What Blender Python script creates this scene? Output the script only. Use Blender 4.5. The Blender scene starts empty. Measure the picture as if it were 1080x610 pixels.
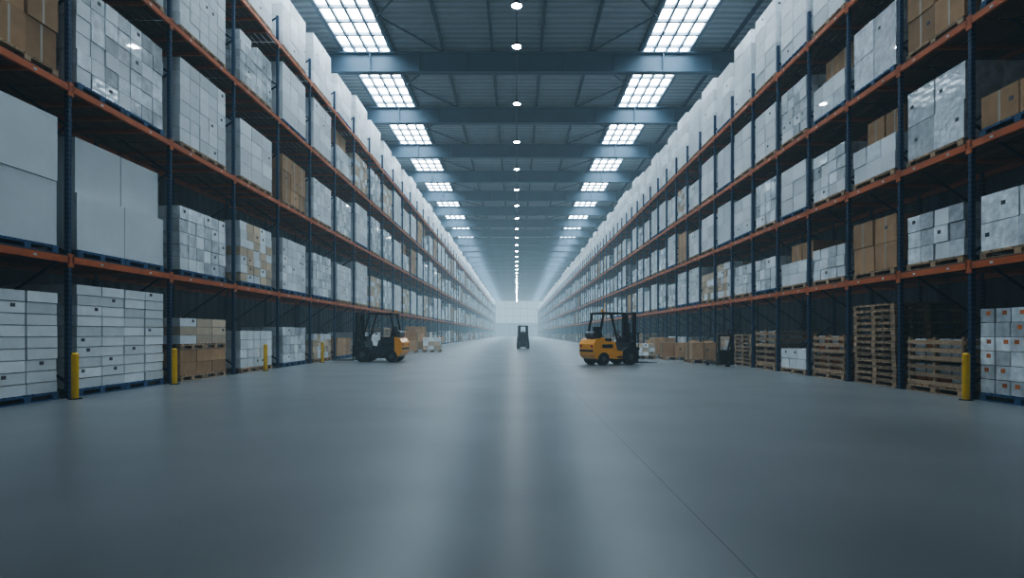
import bpy, math, random
from mathutils import Vector, Matrix

scene = bpy.context.scene
scene.view_settings.view_transform = 'AgX'
try: scene.view_settings.look = 'AgX - Very High Contrast'
except Exception: pass
scene.view_settings.exposure = 0.42

F = 620.0; H = 1.2; X0 = 8.3
YEND = 240.0; YBACK = -14.0; WALLX = 10.9; ROOF = 15.2

# ------------------------------------------------------------ materials
def new_mat(name):
    m = bpy.data.materials.new(name); m.use_nodes = True
    nt = m.node_tree
    return m, nt, nt.nodes, nt.links, nt.nodes['Principled BSDF']

def simple(name, col, rough=0.6, metal=0.0, noise=0.0, nscale=4.0, island=0.0, bump=0.0, bscale=20.0, coat=0.0, stretch=(1,1,1)):
    m, nt, N, Lk, B = new_mat(name)
    B.inputs['Base Color'].default_value = (*col, 1)
    B.inputs['Roughness'].default_value = rough
    B.inputs['Metallic'].default_value = metal
    B.inputs['Coat Weight'].default_value = coat
    tc = N.new('ShaderNodeTexCoord'); mp = N.new('ShaderNodeMapping')
    mp.inputs['Scale'].default_value = stretch
    Lk.new(tc.outputs['Object'], mp.inputs['Vector'])
    if noise > 0 or island > 0:
        hsv = N.new('ShaderNodeHueSaturation'); hsv.inputs['Color'].default_value = (*col, 1)
        val = None
        if noise > 0:
            nz = N.new('ShaderNodeTexNoise'); nz.inputs['Scale'].default_value = nscale
            nz.inputs['Detail'].default_value = 6
            Lk.new(mp.outputs['Vector'], nz.inputs['Vector'])
            mr = N.new('ShaderNodeMapRange')
            mr.inputs['From Min'].default_value = .25; mr.inputs['From Max'].default_value = .75
            mr.inputs['To Min'].default_value = 1-noise; mr.inputs['To Max'].default_value = 1+noise
            Lk.new(nz.outputs['Fac'], mr.inputs['Value']); val = mr.outputs['Result']
        if island > 0:
            g = N.new('ShaderNodeNewGeometry'); mr2 = N.new('ShaderNodeMapRange')
            mr2.inputs['To Min'].default_value = 1-island; mr2.inputs['To Max'].default_value = 1+island*.4
            Lk.new(g.outputs['Random Per Island'], mr2.inputs['Value'])
            if val:
                mu = N.new('ShaderNodeMath'); mu.operation = 'MULTIPLY'
                Lk.new(val, mu.inputs[0]); Lk.new(mr2.outputs['Result'], mu.inputs[1]); val = mu.outputs[0]
            else: val = mr2.outputs['Result']
        Lk.new(val, hsv.inputs['Value']); Lk.new(hsv.outputs['Color'], B.inputs['Base Color'])
    if bump > 0:
        nb = N.new('ShaderNodeTexNoise'); nb.inputs['Scale'].default_value = bscale; nb.inputs['Detail'].default_value = 5
        Lk.new(mp.outputs['Vector'], nb.inputs['Vector'])
        bp = N.new('ShaderNodeBump'); bp.inputs['Strength'].default_value = bump; bp.inputs['Distance'].default_value = .03
        Lk.new(nb.outputs['Fac'], bp.inputs['Height']); Lk.new(bp.outputs['Normal'], B.inputs['Normal'])
    return m

M_WHITE = simple('white_carton', (.79,.82,.845), .5, island=.2, noise=.05)
M_WRAP  = simple('shrink_wrapped_carton', (.78,.82,.86), .18, island=.4, noise=.22, nscale=5, bump=.7, bscale=8, coat=.6)
M_BROWN = simple('brown_cardboard', (.52,.32,.17), .7, island=.3, noise=.1)
M_WOOD  = simple('pallet_wood', (.46,.32,.20), .75, island=.4, noise=.2, nscale=10)
M_PBLUE = simple('blue_pallet', (.05,.12,.25), .6, island=.2, noise=.1)
M_LABEL = simple('dark_label', (.10,.11,.12), .5)
M_LORNG = simple('orange_print', (.65,.22,.06), .5, island=.4)
M_TAPE  = simple('packing_tape', (.47,.40,.31), .35)
M_PLAIN = simple('plain_white_box', (.72,.76,.79), .5, island=.08, noise=.04, nscale=1.5)
M_BLACK = simple('black_rubber', (.02,.02,.022), .55)
M_CREAM = simple('cream_carton', (.66,.54,.40), .6, island=.25, noise=.08)
LOADM = [M_WHITE, M_WRAP, M_BROWN, M_WOOD, M_PBLUE, M_LABEL, M_LORNG, M_TAPE, M_PLAIN, M_BLACK, M_CREAM]
WHITE, WRAP, BROWN, WOOD, PBLUE, LABEL, LORNG, TAPE, PLAIN, BLACK, CREAM = range(11)

m, nt, N, Lk, B = new_mat('blue_rack_steel'); M_POST = m
B.inputs['Roughness'].default_value = .45
tc = N.new('ShaderNodeTexCoord'); sp = N.new('ShaderNodeSeparateXYZ'); Lk.new(tc.outputs['Object'], sp.inputs[0])
md = N.new('ShaderNodeMath'); md.operation='MODULO'; md.inputs[1].default_value=.09; Lk.new(sp.outputs['Z'], md.inputs[0])
lt = N.new('ShaderNodeMath'); lt.operation='LESS_THAN'; lt.inputs[1].default_value=.03; Lk.new(md.outputs[0], lt.inputs[0])
mx = N.new('ShaderNodeMix'); mx.data_type='RGBA'
mx.inputs[6].default_value=(.025,.065,.15,1); mx.inputs[7].default_value=(.012,.03,.07,1)
Lk.new(lt.outputs[0], mx.inputs[0]); Lk.new(mx.outputs[2], B.inputs['Base Color'])
M_ORANGE = simple('orange_rack_beam', (.60,.15,.04), .45, noise=.15, nscale=2)
M_DECK = simple('rack_deck_boards', (.17,.105,.07), .8, island=.35)
M_BRACE = simple('rack_brace_steel', (.02,.04,.09), .5)
RACKM = [M_POST, M_ORANGE, M_DECK, M_BRACE, simple('rack_location_label', (.6,.6,.55), .6)]

# concrete floor
m, nt, N, Lk, B = new_mat('polished_concrete'); M_FLOOR = m
geo = N.new('ShaderNodeNewGeometry')
n1 = N.new('ShaderNodeTexNoise'); n1.inputs['Scale'].default_value=.5; n1.inputs['Detail'].default_value=2; n1.inputs['Roughness'].default_value=.45
Lk.new(geo.outputs['Position'], n1.inputs['Vector'])
cr = N.new('ShaderNodeValToRGB'); cr.color_ramp.interpolation='LINEAR'
cr.color_ramp.elements[0].position=.1; cr.color_ramp.elements[1].position=.9
cr.color_ramp.elements[0].color=(.130,.148,.158,1); cr.color_ramp.elements[1].color=(.225,.248,.260,1)
Lk.new(n1.outputs['Fac'], cr.inputs[0])
sp = N.new('ShaderNodeSeparateXYZ'); Lk.new(geo.outputs['Position'], sp.inputs[0])
def joint(out, centre, period=None, w=.006):
    src = out
    s = N.new('ShaderNodeMath'); s.operation='SUBTRACT'; s.inputs[1].default_value=centre; Lk.new(src, s.inputs[0])
    src = s.outputs[0]
    if period:
        p = N.new('ShaderNodeMath'); p.operation='PINGPONG'; p.inputs[1].default_value=period/2; Lk.new(src, p.inputs[0]); src=p.outputs[0]
    a = N.new('ShaderNodeMath'); a.operation='ABSOLUTE'; Lk.new(src, a.inputs[0])
    l = N.new('ShaderNodeMath'); l.operation='LESS_THAN'; l.inputs[1].default_value=w; Lk.new(a.outputs[0], l.inputs[0])
    return l.outputs[0]
j1 = joint(sp.outputs['X'], 1.18, 7.6, .0045)
mk = N.new('ShaderNodeMath'); mk.operation='MULTIPLY'; mk.inputs[1].default_value=.6; Lk.new(j1, mk.inputs[0])
mx = N.new('ShaderNodeMix'); mx.data_type='RGBA'; mx.inputs[7].default_value=(.04,.045,.05,1)
Lk.new(mk.outputs[0], mx.inputs[0]); Lk.new(cr.outputs[0], mx.inputs[6]); Lk.new(mx.outputs[2], B.inputs['Base Color'])
B.inputs['Roughness'].default_value=.33

def corrugated(name, col, axis, period, strength=.6):
    m, nt, N, Lk, B = new_mat(name)
    B.inputs['Base Color'].default_value=(*col,1); B.inputs['Roughness'].default_value=.5
    geo = N.new('ShaderNodeNewGeometry'); w = N.new('ShaderNodeTexWave')
    w.wave_type='BANDS'; w.bands_direction=axis; w.inputs['Scale'].default_value=math.pi*2/20/period*1.0
    Lk.new(geo.outputs['Position'], w.inputs['Vector'])
    bp = N.new('ShaderNodeBump'); bp.inputs['Strength'].default_value=strength; bp.inputs['Distance'].default_value=.05
    Lk.new(w.outputs['Fac'], bp.inputs['Height']); Lk.new(bp.outputs['Normal'], B.inputs['Normal'])
    hs = N.new('ShaderNodeMapRange'); hs.inputs['To Min'].default_value=.75; hs.inputs['To Max'].default_value=1.1
    Lk.new(w.outputs['Fac'], hs.inputs['Value'])
    h = N.new('ShaderNodeHueSaturation'); h.inputs['Color'].default_value=(*col,1)
    Lk.new(hs.outputs['Result'], h.inputs['Value']); Lk.new(h.outputs['Color'], B.inputs['Base Color'])
    return m
M_WALL = corrugated('wall_cladding', (.12,.145,.17), 'Y', .5)
M_CEIL = corrugated('roof_decking', (.28,.32,.355), 'Y', .45)
M_ENDW = corrugated('end_wall_cladding', (.22,.27,.31), 'X', .5)
M_STEEL = simple('painted_girder_steel', (.08,.135,.19), .5, noise=.08, nscale=1)
M_PURL = simple('purlin_steel', (.06,.09,.125), .5)
M_FRAME = simple('skylight_frame', (.16,.21,.26), .5)
M_YEL = simple('yellow_safety_paint', (.8,.5,.02), .45, noise=.08)

def emis(name, col, s):
    m = bpy.data.materials.new(name); m.use_nodes=True; nt=m.node_tree
    nt.nodes.clear(); o=nt.nodes.new('ShaderNodeOutputMaterial'); e=nt.nodes.new('ShaderNodeEmission')
    e.inputs[0].default_value=(*col,1); e.inputs[1].default_value=s; nt.links.new(e.outputs[0], o.inputs[0]); return m
M_SKY = emis('daylight_glazing', (.81,.92,1.0), 8.8)
M_ENDGLOW = emis('end_wall_glow', (.70,.88,1.0), .22)  # added glow that lifts the far end wall
M_LAMP = emis('led_lamp_face', (.92,.97,1.0), 85.0)

# ------------------------------------------------------------ mesh builder
class MB:
    def __init__(s): s.v=[]; s.f=[]; s.m=[]; s.sm=[]
    def add(s, vs, fs, m, smooth=False):
        o=len(s.v); s.v += [tuple(p) for p in vs]
        for f in fs: s.f.append(tuple(i+o for i in f)); s.m.append(m); s.sm.append(smooth)
    def box(s, x0,x1,y0,y1,z0,z1,m, rot=0):
        vs=[(x0,y0,z0),(x1,y0,z0),(x1,y1,z0),(x0,y1,z0),(x0,y0,z1),(x1,y0,z1),(x1,y1,z1),(x0,y1,z1)]
        if rot:
            cx,cy=(x0+x1)/2,(y0+y1)/2; c,sn=math.cos(rot),math.sin(rot)
            vs=[(cx+(x-cx)*c-(y-cy)*sn, cy+(x-cx)*sn+(y-cy)*c, z) for x,y,z in vs]
        s.add(vs,[(0,3,2,1),(4,5,6,7),(0,1,5,4),(1,2,6,5),(2,3,7,6),(3,0,4,7)],m)
    def beam(s,p0,p1,w,h,m):
        p0=Vector(p0);p1=Vector(p1);d=(p1-p0).normalized()
        up=Vector((0,0,1)) if abs(d.z)<.95 else Vector((0,1,0))
        a=d.cross(up).normalized()*w/2; b=a.cross(d).normalized()*h/2
        vs=[p0-a-b,p0+a-b,p0+a+b,p0-a+b,p1-a-b,p1+a-b,p1+a+b,p1-a+b]
        s.add(vs,[(0,3,2,1),(4,5,6,7),(0,1,5,4),(1,2,6,5),(2,3,7,6),(3,0,4,7)],m)
    def cyl(s,p0,p1,r,m,seg=20,r2=None):
        p0=Vector(p0);p1=Vector(p1);d=(p1-p0).normalized(); r2=r if r2 is None else r2
        up=Vector((0,0,1)) if abs(d.z)<.9 else Vector((0,1,0))
        a=d.cross(up).normalized(); b=d.cross(a).normalized()
        vs=[]
        for i in range(seg):
            t=2*math.pi*i/seg; vs.append(p0+(a*math.cos(t)+b*math.sin(t))*r)
        for i in range(seg):
            t=2*math.pi*i/seg; vs.append(p1+(a*math.cos(t)+b*math.sin(t))*r2)
        s.add(vs,[(i,(i+1)%seg,seg+(i+1)%seg,seg+i) for i in range(seg)],m,True)
        s.add(vs[:seg],[tuple(range(seg))[::-1]],m); s.add(vs[seg:],[tuple(range(seg))],m)
    def prism(s,prof,x0,x1,m):
        n=len(prof)
        vs=[(x0,y,z) for y,z in prof]+[(x1,y,z) for y,z in prof]
        s.add(vs,[tuple(range(n))[::-1],tuple(range(n,2*n))]+[(i,(i+1)%n,n+(i+1)%n,n+i) for i in range(n)],m)
    def mesh(s,name,mats):
        me=bpy.data.meshes.new(name); me.from_pydata(s.v,[],s.f)
        for mt in mats: me.materials.append(mt)
        me.polygons.foreach_set('material_index',s.m); me.polygons.foreach_set('use_smooth',s.sm)
        me.update()
        import bmesh
        b=bmesh.new(); b.from_mesh(me); bmesh.ops.recalc_face_normals(b,faces=b.faces[:]); b.to_mesh(me); b.free()
        return me
    def obj(s,name,mats,loc=(0,0,0),rz=0,parent=None):
        return place(s.mesh(name,mats),name,loc,rz,parent)
def place(me,name,loc=(0,0,0),rz=0,parent=None):
    o=bpy.data.objects.new(name,me); scene.collection.objects.link(o)
    o.location=loc; o.rotation_euler=(0,0,rz)
    if parent: o.parent=parent
    return o
def empty(name):
    e=bpy.data.objects.new(name,None); scene.collection.objects.link(e); return e

# ------------------------------------------------------------ room
b=MB(); b.box(-WALLX-.3,WALLX+.3,YBACK-.3,YEND+.3,-.2,0,0); b.obj('floor',[M_FLOOR])
b=MB(); b.box(-WALLX-.3,-WALLX,YBACK,YEND,0,ROOF,0); b.obj('wall_left',[M_WALL])
b=MB(); b.box(WALLX,WALLX+.3,YBACK,YEND,0,ROOF,0); b.obj('wall_right',[M_WALL])
b=MB(); b.box(-WALLX-.3,WALLX+.3,YEND,YEND+.3,0,ROOF,0); b.obj('wall_back',[M_ENDW])
b=MB(); b.box(-WALLX-.3,WALLX+.3,YBACK-.3,YBACK,0,ROOF,0); b.obj('wall_front',[M_WALL])
SK0,SK1=6.2,8.6; YSK=3.0
b=MB()
for a,c in((-WALLX-.3,-SK1),(-SK0,SK0),(SK1,WALLX+.3)): b.box(a,c,YBACK-.3,YEND+.3,ROOF,ROOF+.2,0)
for a,c in((-SK1,-SK0),(SK0,SK1)): b.box(a,c,YBACK-.3,YSK,ROOF,ROOF+.2,0)  # skylights closed here, out of view, to darken the near floor
b.obj('ceiling',[M_CEIL])
for n,sg in((1,-1),(2,1)):
    b=MB(); xa,xb=sorted((sg*SK0,sg*SK1))
    b.box(xa,xb,YSK,YEND,ROOF+.12,ROOF+.16,0)
    for k in range(5):
        x=xa+(xb-xa)*k/4; w=.09 if k in(0,4) else .055
        b.box(x-w,x+w,YSK,YEND,ROOF-.04,ROOF+.12,1)
    y=YSK
    while y<YEND:
        b.box(xa,xb,y-.055,y+.055,ROOF-.02,ROOF+.12,1); y+=1.17
    b.obj('window_%d'%n,[M_SKY,M_FRAME])
b=MB(); b.box(-10.5,10.5,YEND-.06,YEND-.02,5.4,14.6,0)
for k in range(8): b.box(-10.55+k*3,-10.45+k*3,YEND-.1,YEND-.02,5.3,14.7,1)
for z in(5.4,8.4,11.5,14.6): b.box(-10.55,10.55,YEND-.1,YEND-.02,z-.06,z+.06,1)
b.obj('window_3',[M_ENDGLOW,M_FRAME])
b=MB()
b.box(-3,3,YEND-.12,YEND-.02,0,4.9,0)
for i in range(14): b.box(-3,3,YEND-.15,YEND-.12,.05+i*.345,.33+i*.345,0)
for x in(-3.15,3.0): b.box(x,x+.15,YEND-.2,YEND-.02,0,5.0,1)
b.box(-3.15,3.15,YEND-.2,YEND-.02,4.9,5.1,1); b.obj('door_1',[M_ENDW,M_STEEL])

# girders (one I-beam mesh, repeated)
b=MB(); zb=ROOF-1.15
b.box(-WALLX,WALLX,-.03,.03,zb,ROOF-.16,0)
b.box(-WALLX,WALLX,-.2,.2,zb,zb+.06,0); b.box(-WALLX,WALLX,-.2,.2,ROOF-.22,ROOF-.16,0)
for k in range(-4,5): b.box(k*2.4-.02,k*2.4+.02,-.18,.18,zb+.06,ROOF-.22,0)
for s in(-1,1):
    b.box(s*WALLX-.25 if s>0 else -WALLX, WALLX if s>0 else -WALLX+.25,-.15,.15,0,zb,0)
gm=b.mesh('roof_girder',[M_STEEL])
y=1.0
while y<YEND-3:
    place(gm,'roof_girder',(0,y,0)); y+=7
b=MB()
for x in(-10.2,-6.05,-3.6,-1.2,1.2,3.6,6.05,10.2): b.box(x-.06,x+.06,YBACK,YEND,ROOF-.16,ROOF,0)
b.obj('roof_purlins',[M_PURL])
b=MB(); y=1.0
while y<YEND-10:
    for s in(-1,1):
        b.beam((s*3.6,y+.2,ROOF-.2),(s*6.05,y+3.5,ROOF-.2),.06,.06,0)
        b.beam((s*6.05,y+3.5,ROOF-.2),(s*3.6,y+6.8,ROOF-.2),.06,.06,0)
    y+=7
b.obj('roof_bracing',[M_PURL])
b=MB(); b.box(-.03,.03,2,YEND-2,zb-.05,zb,0); b.obj('lamp_rail',[M_PURL])
b=MB()
b.cyl((0,0,-.05),(0,0,-.12),.03,0,8); b.cyl((0,0,-.12),(0,0,-.26),.1,0,16,.22); b.cyl((0,0,-.26),(0,0,-.30),.22,0,20); b.cyl((0,0,-.30),(0,0,-.31),.19,1,20)
lm=b.mesh('high_bay_lamp',[M_BLACK,M_LAMP])
y=3.2+3.3
while y<YEND-5:
    place(lm,'high_bay_lamp',(0,y,zb)); y+=6.4
place(lm,'high_bay_lamp',(0,22.5,zb))

# ------------------------------------------------------------ racks
RD=1.9
def rack(name, sg, y0, bay, nb, levels, top):
    b=MB()
    def bx(xa,xb,*r):
        p,q=sorted((sg*(X0+xa),sg*(X0+xb))); b.box(p,q,*r)
    for i in range(nb+1):
        y=y0+i*bay
        for dx in(0,RD-.11):
            bx(dx+.02,dx+.10,y-.04,y+.04,0,top,0)
            bx(dx-.01,dx+.13,y-.09,y+.09,0,.012,3)
        z=.3; k=0
        while z<top-1.2:
            xa,xb=(.1,RD-.1) if k%2==0 else (RD-.1,.1)
            b.beam((sg*(X0+xa),y,z),(sg*(X0+xb),y,z+1.15),.04,.04,3)
            z+=1.2;k+=1
        for zl in levels:
            for dx in(0,RD-.02):
                bx(dx,dx+.02,y-.07,y+.07,zl-.22,zl+.03,1)
    for i in range(nb):
        ya=y0+i*bay+.04; yb=y0+(i+1)*bay-.04
        for zl in levels:
            bx(0,.06,ya,yb,zl-.14,zl-.02,1); bx(RD-.06,RD,ya,yb,zl-.14,zl-.02,1)
            n=9; w=(RD-.02)/n
            for k in range(n): bx(.0+k*w,.0+k*w+w-.03,ya,yb,zl-.02,zl,2)
            m=max(2,int(bay/.8))
            for k in range(1,m): 
                yy=ya+(yb-ya)*k/m; bx(.06,RD-.06,yy-.03,yy+.03,zl-.1,zl-.02,1)
            if y0+i*bay<40:
                for k in(.25,.75): bx(-.003,0,ya+(yb-ya)*k-.035,ya+(yb-ya)*k+.035,zl-.10,zl-.06,4)
    return b.obj(name,RACKM)
LB=3.2; LY0=10.95-3*LB; LN=int((YEND-6-LY0)/LB)
RB=2.0; RY0=10.8-4*RB; RN=int((YEND-6-RY0)/RB)
LL=[.175,.56,.91,1.23]; LL=[r*X0+H for r in LL]
RL=[.16,.425,.70,1.0]; RL=[r*X0+H for r in RL]
rack('pallet_rack',-1,LY0,LB,LN,LL,LL[-1]+.9)
rack('pallet_rack',1,RY0,RB,RN,RL,RL[-1]+.9)

# ------------------------------------------------------------ loads
PH=.145
def pallet(b,y0,y1,x0,x1,z,m):
    n=max(1,round((y1-y0)/1.35)); w=(y1-y0)/n
    for i in range(n):
        a=y0+i*w+.01; c=y0+(i+1)*w-.01
        for xx in(x0,(x0+x1)/2-.05,x1-.1):
            b.box(xx,xx+.1,a,c,z,z+.022,m)
            b.box(xx,xx+.1,a,c,z+.1,z+.122,m)
            for yy in(a,(a+c)/2-.07,c-.14): b.box(xx,xx+.1,yy,yy+.14,z+.022,z+.1,m)
        k=7; s=(c-a)/k
        for j in range(k): b.box(x0,x1,a+j*s,a+j*s+s*.75,z+.122,z+PH,m)
def cartons(b,rng,y0,y1,x0,x1,z0,z1,ny,nx,nz,mat,mix=None,gap=.014,jit=.012,ragged=0,lab=.0,tape=False,labm=LABEL):
    dy=(y1-y0)/ny; dx=(x1-x0)/nx; dz=(z1-z0)/nz
    for k in range(nz):
        for j in range(ny):
            for i in range(nx):
                if 0<i<nx-1 and 0<j<ny-1 and k<nz-1: continue
                if k==nz-1 and rng.random()<ragged: continue
                mm=mat
                if mix and rng.random()<mix[1]: mm=mix[0]
                ox=rng.uniform(0,jit); oy=rng.uniform(-jit,jit)*.6
                a=x0+i*dx+gap/2+(ox if i==0 else 0); c=x0+(i+1)*dx-gap/2
                p=y0+j*dy+gap/2+oy*.4; q=y0+(j+1)*dy-gap/2+oy*.4
                zz=z0+k*dz
                b.box(a,c,p,q,zz,zz+dz-gap*.5,mm)
                if i==0:
                    if tape: b.box(a-.002,a,(p+q)/2-.025,(p+q)/2+.025,zz,zz+dz-gap,TAPE)
                    if rng.random()<lab:
                        yy=rng.uniform(p+.04,max(p+.05,q-.16)); b.box(a-.003,a,yy,yy+min(.09,(q-p)*.3),zz+dz*.5,zz+dz*.5+min(.07,dz*.3),labm)
                if j==0 and rng.random()<lab:
                    b.box(a+.08,a+.17,p-.003,p,zz+dz*.5,zz+dz*.5+min(.07,dz*.3),labm)
def crate(b,rng,y0,y1,x0,x1,z0,h,goods=None):
    for xx in(x0,x1-.06):
        for yy in(y0,(y0+y1)/2-.03,y1-.06): b.box(xx,xx+.06,yy,yy+.06,z0,z0+h,WOOD)
    n=max(2,int(h/.15)); s=h/n
    for k in range(n):
        za=z0+k*s+.015; zb_=za+s*.52
        b.box(x0-.02,x0,y0,y1,za,zb_,WOOD); b.box(x1,x1+.02,y0,y1,za,zb_,WOOD)
        b.box(x0,x1,y0-.02,y0,za,zb_,WOOD); b.box(x0,x1,y1,y1+.02,za,zb_,WOOD)
    b.box(x0,x1,y0,y1,z0,z0+.02,WOOD)
    if goods is not None: cartons(b,rng,y0+.07,y1-.07,x0+.07,x1-.07,z0+.02,z0+h*.95,4,3,max(2,int(h/.25)),goods,(LORNG,.25),gap=.03)
def load(style,L,h,seed,D=1.5,pm=None):
    rng=random.Random(seed); b=MB(); y0,y1=-L/2,L/2; x0,x1=0,D
    if pm is None: pm=WOOD if rng.random()<.65 else PBLUE
    z=PH; t=h
    if style!='pstack': pallet(b,y0,y1,x0,x1,0,pm)
    if style=='plain': 
        cartons(b,rng,y0,y1,x0,x1,z,t,2,2,2,PLAIN,gap=.02,jit=.03)
    elif style=='plainstep':
        zz=z+(t-z)*.5
        cartons(b,rng,y0,y1,x0,x1,z,zz,2,2,1,PLAIN,gap=.02,jit=.02)
        cartons(b,rng,y0,y1-.1,x0+.12,x1,zz,t,2,1,1,PLAIN,gap=.03,jit=.03)
    elif style=='panel':
        cartons(b,rng,y0,y1,x0,x1,z,t,max(2,round(L/.75)),2,max(2,round((t-z)/.5)),WHITE,gap=.022,lab=.12)
    elif style=='cartons':
        cartons(b,rng,y0,y1,x0,x1,z,t,max(3,round(L/.48)),3,max(2,round((t-z)/.33)),WHITE,(PLAIN,.3),gap=.022,lab=.2)
    elif style=='flat':
        cartons(b,rng,y0,y1,x0,x1,z,t,max(2,round(L/.7)),2,max(3,round((t-z)/.21)),WHITE,gap=.026,jit=.025,lab=.25)
    elif style=='wrap':
        cartons(b,rng,y0,y1,x0,x1,z,t,max(3,round(L/.4)),4,max(2,round((t-z)/.34)),WRAP,(WHITE,.3),gap=.024,ragged=.06,jit=.03,lab=.15)
    elif style=='bigwrap':
        cartons(b,rng,y0,y1,x0,x1,z,t,2,2,2,WRAP,gap=.02,jit=.04,lab=.5)
    elif style=='brown':
        cartons(b,rng,y0,y1,x0,x1,z,t,max(2,round(L/.7)),2,max(1,round((t-z)/.6)),BROWN,gap=.02,jit=.04,ragged=.12,tape=True,lab=.3)
    elif style=='brownmix':
        cartons(b,rng,y0,y1,x0,x1,z,z+(t-z)*.55,max(2,round(L/.5)),3,2,WRAP,(WHITE,.4),jit=.03)
        cartons(b,rng,y0+.1,y1-.2,x0+.25,x1,z+(t-z)*.55,t,2,2,1,BROWN,tape=True,jit=.05)
    elif style=='tan':
        cartons(b,rng,y0,y1,x0,x1,z,t,max(3,round(L/.42)),3,max(3,round((t-z)/.28)),CREAM,(WHITE,.4),gap=.022,jit=.03,lab=.2)
    elif style=='brownflat':
        zz=z+(t-z)*.5
        cartons(b,rng,y0,y1,x0,x1,z,zz-.08,3,2,2,BROWN,gap=.02,lab=.3)
        pallet(b,y0,y1,x0,x1,zz-.08,WOOD)
        cartons(b,rng,y0,y1,x0,x1,zz-.08+PH,t,3,2,3,CREAM,(WHITE,.4),gap=.02,lab=.3)
    elif style=='product':
        cartons(b,rng,y0,y1,x0,x1,z,t,max(3,round(L/.3)),4,max(3,round((t-z)/.26)),WRAP,(LORNG,.03),gap=.02,jit=.02,lab=.6,labm=LORNG)
    elif style=='crates':
        n=max(1,round((t-z)/.55)); s=(t-z)/n
        for k in range(n): crate(b,rng,y0+.03,y1-.03,x0+.03,x1-.03,z+k*s,s-.02,WHITE if k==n-1 or rng.random()<.4 else (BROWN if rng.random()<.5 else None))
    elif style=='pstack':
        n=int(h/PH); 
        for k in range(n):
            o=rng.uniform(-.03,.03); pallet(b,y0+o,y1+o,x0+rng.uniform(0,.04),x1,k*PH,WOOD)
    return b.mesh('load_'+style,LOADM)
NAMES={'plain':'plain_white_boxes_on_pallet','plainstep':'plain_white_boxes_on_pallet','panel':'white_cartons_on_pallet','cartons':'white_cartons_on_pallet',
'flat':'flat_white_cartons_on_pallet','wrap':'shrink_wrapped_cartons_on_pallet','bigwrap':'shrink_wrapped_boxes_on_pallet','brown':'brown_cardboard_boxes_on_pallet',
'brownmix':'mixed_boxes_on_pallet','tan':'mixed_cartons_on_pallet','brownflat':'mixed_cartons_on_pallet','product':'packaged_goods_on_pallet','crates':'wooden_crates_on_pallet','pstack':'stack_of_wooden_pallets'}

def put(me,name,sg,yc,z,parent=None,off=.05):
    return place(me,name,(sg*(X0+off),yc,z),0 if sg>0 else math.pi,parent)

LSPEC={
 2:[('flat',1.95),('plain',2.5),('brown',2.2),('panel',2.2),None],
 3:[('flat',2.15),('plainstep',2.35),('wrap',2.1),('wrap',2.1),('panel',2.0)],
 4:[('brownflat',1.6),('wrap',1.75),('cartons',2.25),('cartons',2.3),('cartons',2.1)],
 5:[('cartons',1.3),('tan',2.0),('panel',1.9),('wrap',1.7),('panel',2.2)],
 6:[('wrap',1.45),('cartons',2.0),('brown',1.8),('panel',2.2),('panel',2.1)],
 7:[('tan',1.2),('wrap',1.9),('cartons',1.8),('panel',2.2),('panel',2.2)],
}
RSPEC={
 3:[('product',1.65),('bigwrap',1.15),('brown',1.3),('wrap',1.7),('panel',2.4)],
 4:[('crates',1.15),('wrap',1.15),('bigwrap',1.6),('brown',1.5),('panel',2.4)],
 5:[('pstack',1.9),('brown',1.35),('brownmix',1.6),('bigwrap',1.6),('panel',2.5)],
 6:[('crates',1.2),('wrap',1.0),('wrap',1.4),('brownmix',1.7),('panel',2.5)],
 7:[('cartons',.75),('brownmix',1.4),('panel',1.55),('wrap',1.7),('panel',2.5)],
 8:[('crates',1.35),('wrap',1.2),('wrap',1.6),('panel',1.7),('panel',2.6)],
 9:[('pstack',1.2),('wrap',1.2),('panel',1.5),('panel',1.8),('panel',2.6)],
 11:[('brown',.9),('tan',1.3),('panel',1.6),('panel',1.8),('panel',2.6)],
}
far_l=empty('distant_pallet_loads'); far_r=empty('distant_pallet_loads')
rng=random.Random(7)
def pool(L,hs,styles,n,seed): 
    return [(lambda st,h:(load(st,L,h,seed+k),st))(styles[k%len(styles)],hs[0]+(hs[1]-hs[0])*((k*37)%11)/10) for k in range(n)]
def fill(sg,y0,bay,nb,levels,spec,hg,hu,ht,far,seed):
    L=2.3 if sg<0 else 1.5
    pg=pool(L,hg,['brown','cartons','flat','wrap','tan','crates','brownflat','wrap'] if sg<0 else ['brown','crates','tan','brown','wrap','crates'],8,seed)
    pu=pool(L,hu,['panel','cartons','panel','wrap','tan','plain','cartons','brown','cartons','tan','wrap','panel','wrap','brownmix'],14,seed+100)
    pt=pool(L,ht,['panel','panel','cartons','panel','plain'],6,seed+200)
    for i in range(nb):
        yc=y0+(i+.5)*bay
        zs=[0]+levels
        for k,z in enumerate(zs):
            if i in spec:
                e=spec[i][k]
                if e is None: continue
                Ln=L
                if sg<0: Ln=2.75 if i<=3 else 2.3
                if sg>0: Ln=1.62
                me=load(e[0],Ln,e[1],seed+i*17+k,pm=(PBLUE if (k==0 and i in(3,)) or (sg<0 and k==1) else None))
                put(me,NAMES[e[0]],sg,yc,z); continue
            if k==0 and rng.random()<.08: continue
            if k>0 and rng.random()<.02: continue
            me,st=rng.choice(pg if k==0 else pt if k==len(zs)-1 else pu)
            if yc<34: put(me,NAMES[st],sg,yc,z)
            else: put(me,'load_part',sg,yc,z,far)
fill(-1,LY0,LB,LN,LL,LSPEC,(1.0,1.7),(1.7,2.3),(1.9,2.3),far_l,1000)
fill(1,RY0,RB,RN,RL,RSPEC,(.8,1.3),(1.3,1.75),(2.3,2.7),far_r,5000)

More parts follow.
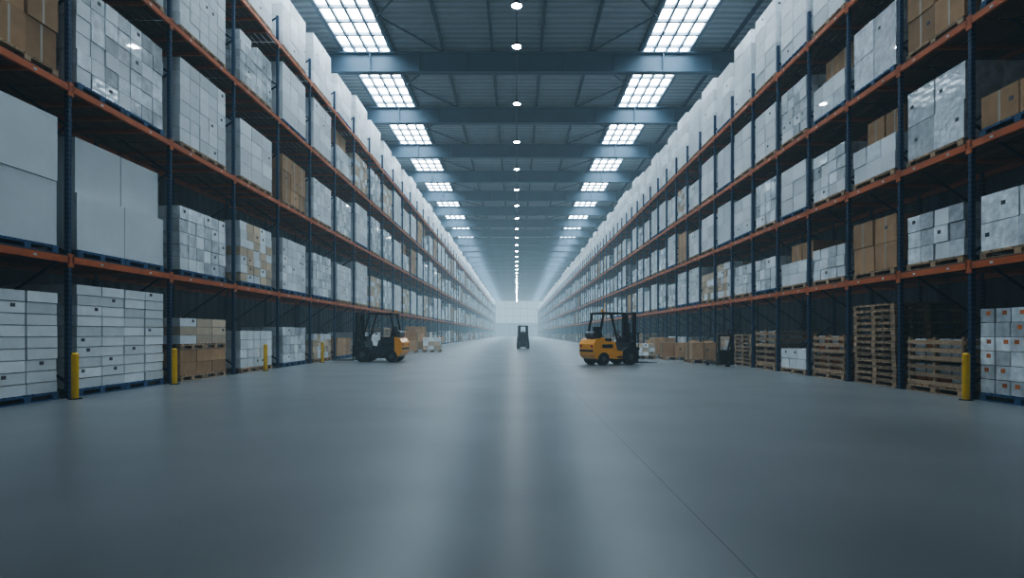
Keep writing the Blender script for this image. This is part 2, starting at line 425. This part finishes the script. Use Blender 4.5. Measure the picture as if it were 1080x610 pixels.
# loads set down on the aisle floor in front of the racks
def aisle_load(style,x,y,w,h,seed,d=1.0,rz=0):
    place(load(style,w,h,seed,D=d),NAMES[style],(x,y,0),rz)
aisle_load('brown',6.75,27.3,1.2,.78,31,1.1)
aisle_load('tan',5.7,28.6,1.2,.72,32,.9)
aisle_load('brown',6.9,30.2,1.2,1.0,33,1.1)
aisle_load('brown',7.1,24.4,1.1,.85,34,1.0)
aisle_load('brown',-7.6,37.0,1.2,1.35,35,1.3)
aisle_load('tan',-6.1,38.6,1.2,.95,36,1.1)
aisle_load('brown',-7.7,41.0,1.2,1.7,37,1.3)

# ------------------------------------------------------------ bollards
b=MB()
b.cyl((0,0,0),(0,0,.015),.11,1,20); b.cyl((0,0,.015),(0,0,.82),.06,0,24); b.cyl((0,0,.82),(0,0,.85),.06,0,24,.035)
bm_=b.mesh('bollard',[M_YEL,M_BLACK])
for off in(466,361,265,205):
    place(bm_,'yellow_bollard',(-8.1,8.1*F/off,0))
for off in (474,152,140): place(bm_,'yellow_bollard',(8.1,8.1*F/off,0))

# ------------------------------------------------------------ forklift
M_FY=simple('forklift_yellow',(.85,.36,.015),.35,coat=.4)
M_FK=simple('forklift_black',(.018,.02,.022),.4)
M_FG=simple('forklift_steel',(.12,.13,.14),.35,metal=.6)
M_FR=simple('tail_light_red',(.5,.02,.02),.3)
M_FD=simple('forklift_dark_grey',(.03,.037,.045),.4)
def forklift_mesh(cw,cw2,mid,ch):
    b=MB(); Y,K,G,R=0,1,2,3
    b.prism([(-1.12,.26),(-1.24,.42),(-1.26,.85),(-1.14,1.04),(-.92,1.09),(-.92,.26)],-.56,.56,cw)
    b.prism([(-.92,.26),(-.92,1.09),(-.75,1.12),(-.72,.98),(-.3,.95),(-.3,.28)],-.56,.56,cw2)
    b.prism([(-.3,.25),(-.3,.95),(-.22,.95),(-.12,.60),(.15,.56),(.15,.25)],-.53,.53,mid)
    b.prism([(.15,.25),(.15,.52),(.35,.52),(.45,.92),(.60,.92),(.66,.55),(.66,.25)],-.52,.52,ch)
    b.prism([(-1.0,.18),(-1.1,.28),(.62,.25),(.55,.16)],-.48,.48,K)
    b.box(-.5,.5,-1.275,-1.25,.55,.62,K)
    for s in(-1,1):
        b.box(s*.42-.06,s*.42+.06,-1.27,-1.24,.72,.82,R)
        b.box(s*.56-.005,s*.56+.005,-.85,-.35,.70,.84,K)
        b.box(s*.50-.06,s*.50+.06,-.12,.32,.30,.36,K)
    b.box(-.25,.25,-.68,-.2,.95,1.08,K); b.prism([(-.74,1.05),(-.82,1.55),(-.73,1.57),(-.62,1.08)],-.24,.24,K)
    b.box(-.35,.35,.42,.58,.92,1.12,K); b.beam((0,.45,1.05),(0,.2,1.28),.05,.05,K)
    for i in range(14):
        t=2*math.pi*i/14;u=2*math.pi*(i+1)/14
        f=lambda a:(math.cos(a)*.17,.18+math.sin(a)*.13,1.30+math.sin(a)*.10)
        b.beam(f(t),f(u),.03,.03,K)
    for s in(-1,1):
        b.beam((s*.47,.55,.9),(s*.44,.22,2.08),.07,.07,K)
        b.beam((s*.47,-.95,1.0),(s*.44,-.72,2.08),.07,.07,K)
        b.beam((s*.44,-.80,2.1),(s*.44,.30,2.1),.07,.07,K)
    b.beam((-.47,.28,2.1),(.47,.28,2.1),.07,.07,K); b.beam((-.47,-.78,2.1),(.47,-.78,2.1),.07,.07,K)
    for k in range(7): b.beam((-.36+k*.12,-.78,2.11),(-.36+k*.12,.28,2.11),.03,.04,K)
    b.cyl((.3,-.7,2.13),(.3,-.7,2.25),.045,Y,12)
    b.cyl((-.32,-.98,1.22),(.32,-.98,1.22),.15,G,20); b.box(-.3,.3,-1.08,-.88,1.03,1.09,K)
    for s in(-1,1):
        b.box(s*.36-.06,s*.36+.06,.74,.88,.08,2.16,K); b.box(s*.26-.04,s*.26+.04,.80,.92,.1,2.06,K)
        b.beam((s*.4,.2,.5),(s*.38,.78,1.0),.06,.06,G)
    for z in(.35,1.1,2.05): b.box(-.4,.4,.75,.80,z,z+.1,K)
    b.cyl((0,.82,.2),(0,.82,1.7),.05,G,12)
    for z in(.25,.6): b.box(-.5,.5,.93,.98,z,z+.1,K)
    for k in range(6): b.box(-.45+k*.18-.015,-.45+k*.18+.015,.94,.97,.3,1.3,K)
    b.box(-.5,.5,.94,.97,1.27,1.32,K)
    for s in(-1,1):
        b.box(s*.3-.06,s*.3+.06,.98,1.03,.06,.72,G); b.prism([(.98,.05),(.98,.1),(1.95,.075),(2.0,.05)],s*.3-.06,s*.3+.06,G)
    for s in(-1,1):
        b.cyl((s*.36,.50,.33),(s*.58,.50,.33),.33,K,28); b.cyl((s*.58,.50,.33),(s*.595,.50,.33),.13,G,20)
        b.cyl((s*.34,-.78,.26),(s*.57,-.78,.26),.26,K,28); b.cyl((s*.57,-.78,.26),(s*.585,-.78,.26),.10,G,20)
        b.prism([(.12,.5),(.2,.66),(.5,.72),(.8,.62),(.84,.5),(.76,.5),(.7,.6),(.5,.67),(.28,.6),(.2,.5)],s*.49-.09,s*.49+.09,ch)
    return b.mesh('forklift',[M_FY,M_FK,M_FG,M_FR,M_FD])
def fork(x,y,deg,sc,cw=0,cw2=0,mid=0,ch=4):
    o=place(forklift_mesh(cw,cw2,mid,ch),'forklift',(x,y,0),math.radians(deg)); o.scale=(sc,)*3
    md=o.modifiers.new('bevel','BEVEL'); md.width=.025; md.segments=2; md.limit_method='ANGLE'
    return o
fork(3.72,22.8,-66,.94); fork(-5.95,25.2,84,.97,0,4,4,4); fork(.5,47,180,.85,4,4,4,4)

# pallet jack
b=MB()
for s in(-1,1):
    b.box(s*.19-.08,s*.19+.08,.1,1.25,.07,.13,0); b.cyl((s*.19-.04,1.1,.045),(s*.19+.04,1.1,.045),.045,0,14)
b.box(-.27,.27,-.05,.12,.07,.6,0); b.cyl((-.06,-.08,.1),(.06,-.08,.1),.1,0,18)
for s in(-1,1): b.box(s*.24-.03,s*.24+.03,.06,.14,.1,1.15,0)
b.box(-.27,.27,.06,.14,1.1,1.18,0)
b.beam((0,-.05,.45),(0,-.35,1.15),.05,.05,0); 
for s in(-1,1): b.beam((0,-.33,1.1),(s*.14,-.38,1.22),.035,.035,0); b.beam((s*.14,-.38,1.22),(s*.14,-.4,1.32),.035,.035,0)
b.beam((-.14,-.4,1.32),(.14,-.4,1.32),.035,.035,0)
b.obj('pallet_jack',[M_FK],(7.6,21.3,0),math.radians(8))

# ------------------------------------------------------------ world: hazy air, its emission stands in for scattered light
w=bpy.data.worlds.new('World'); scene.world=w; w.use_nodes=True; nt=w.node_tree; nt.nodes.clear()
o=nt.nodes.new('ShaderNodeOutputWorld'); bg=nt.nodes.new('ShaderNodeBackground'); bg.inputs[0].default_value=(.6,.75,.9,1); bg.inputs[1].default_value=1
nt.links.new(bg.outputs[0],o.inputs['Surface'])
DEN=.0024
ab=nt.nodes.new('ShaderNodeVolumeAbsorption'); ab.inputs['Color'].default_value=(0,0,0,1); ab.inputs['Density'].default_value=DEN
em=nt.nodes.new('ShaderNodeEmission'); em.inputs[0].default_value=(.58,.81,.95,1); em.inputs[1].default_value=DEN*.72
ad=nt.nodes.new('ShaderNodeAddShader'); nt.links.new(ab.outputs[0],ad.inputs[0]); nt.links.new(em.outputs[0],ad.inputs[1])
nt.links.new(ad.outputs[0],o.inputs['Volume'])

# ------------------------------------------------------------ camera
cd=bpy.data.cameras.new('camera'); cam=bpy.data.objects.new('camera',cd); scene.collection.objects.link(cam)
cam.location=(0,0,H); cam.rotation_euler=(math.radians(90),0,0)
cd.sensor_width=36; cd.lens=F/1080*36; cd.shift_x=-5/1080; cd.shift_y=47/1080
cd.clip_end=1000
scene.camera=cam
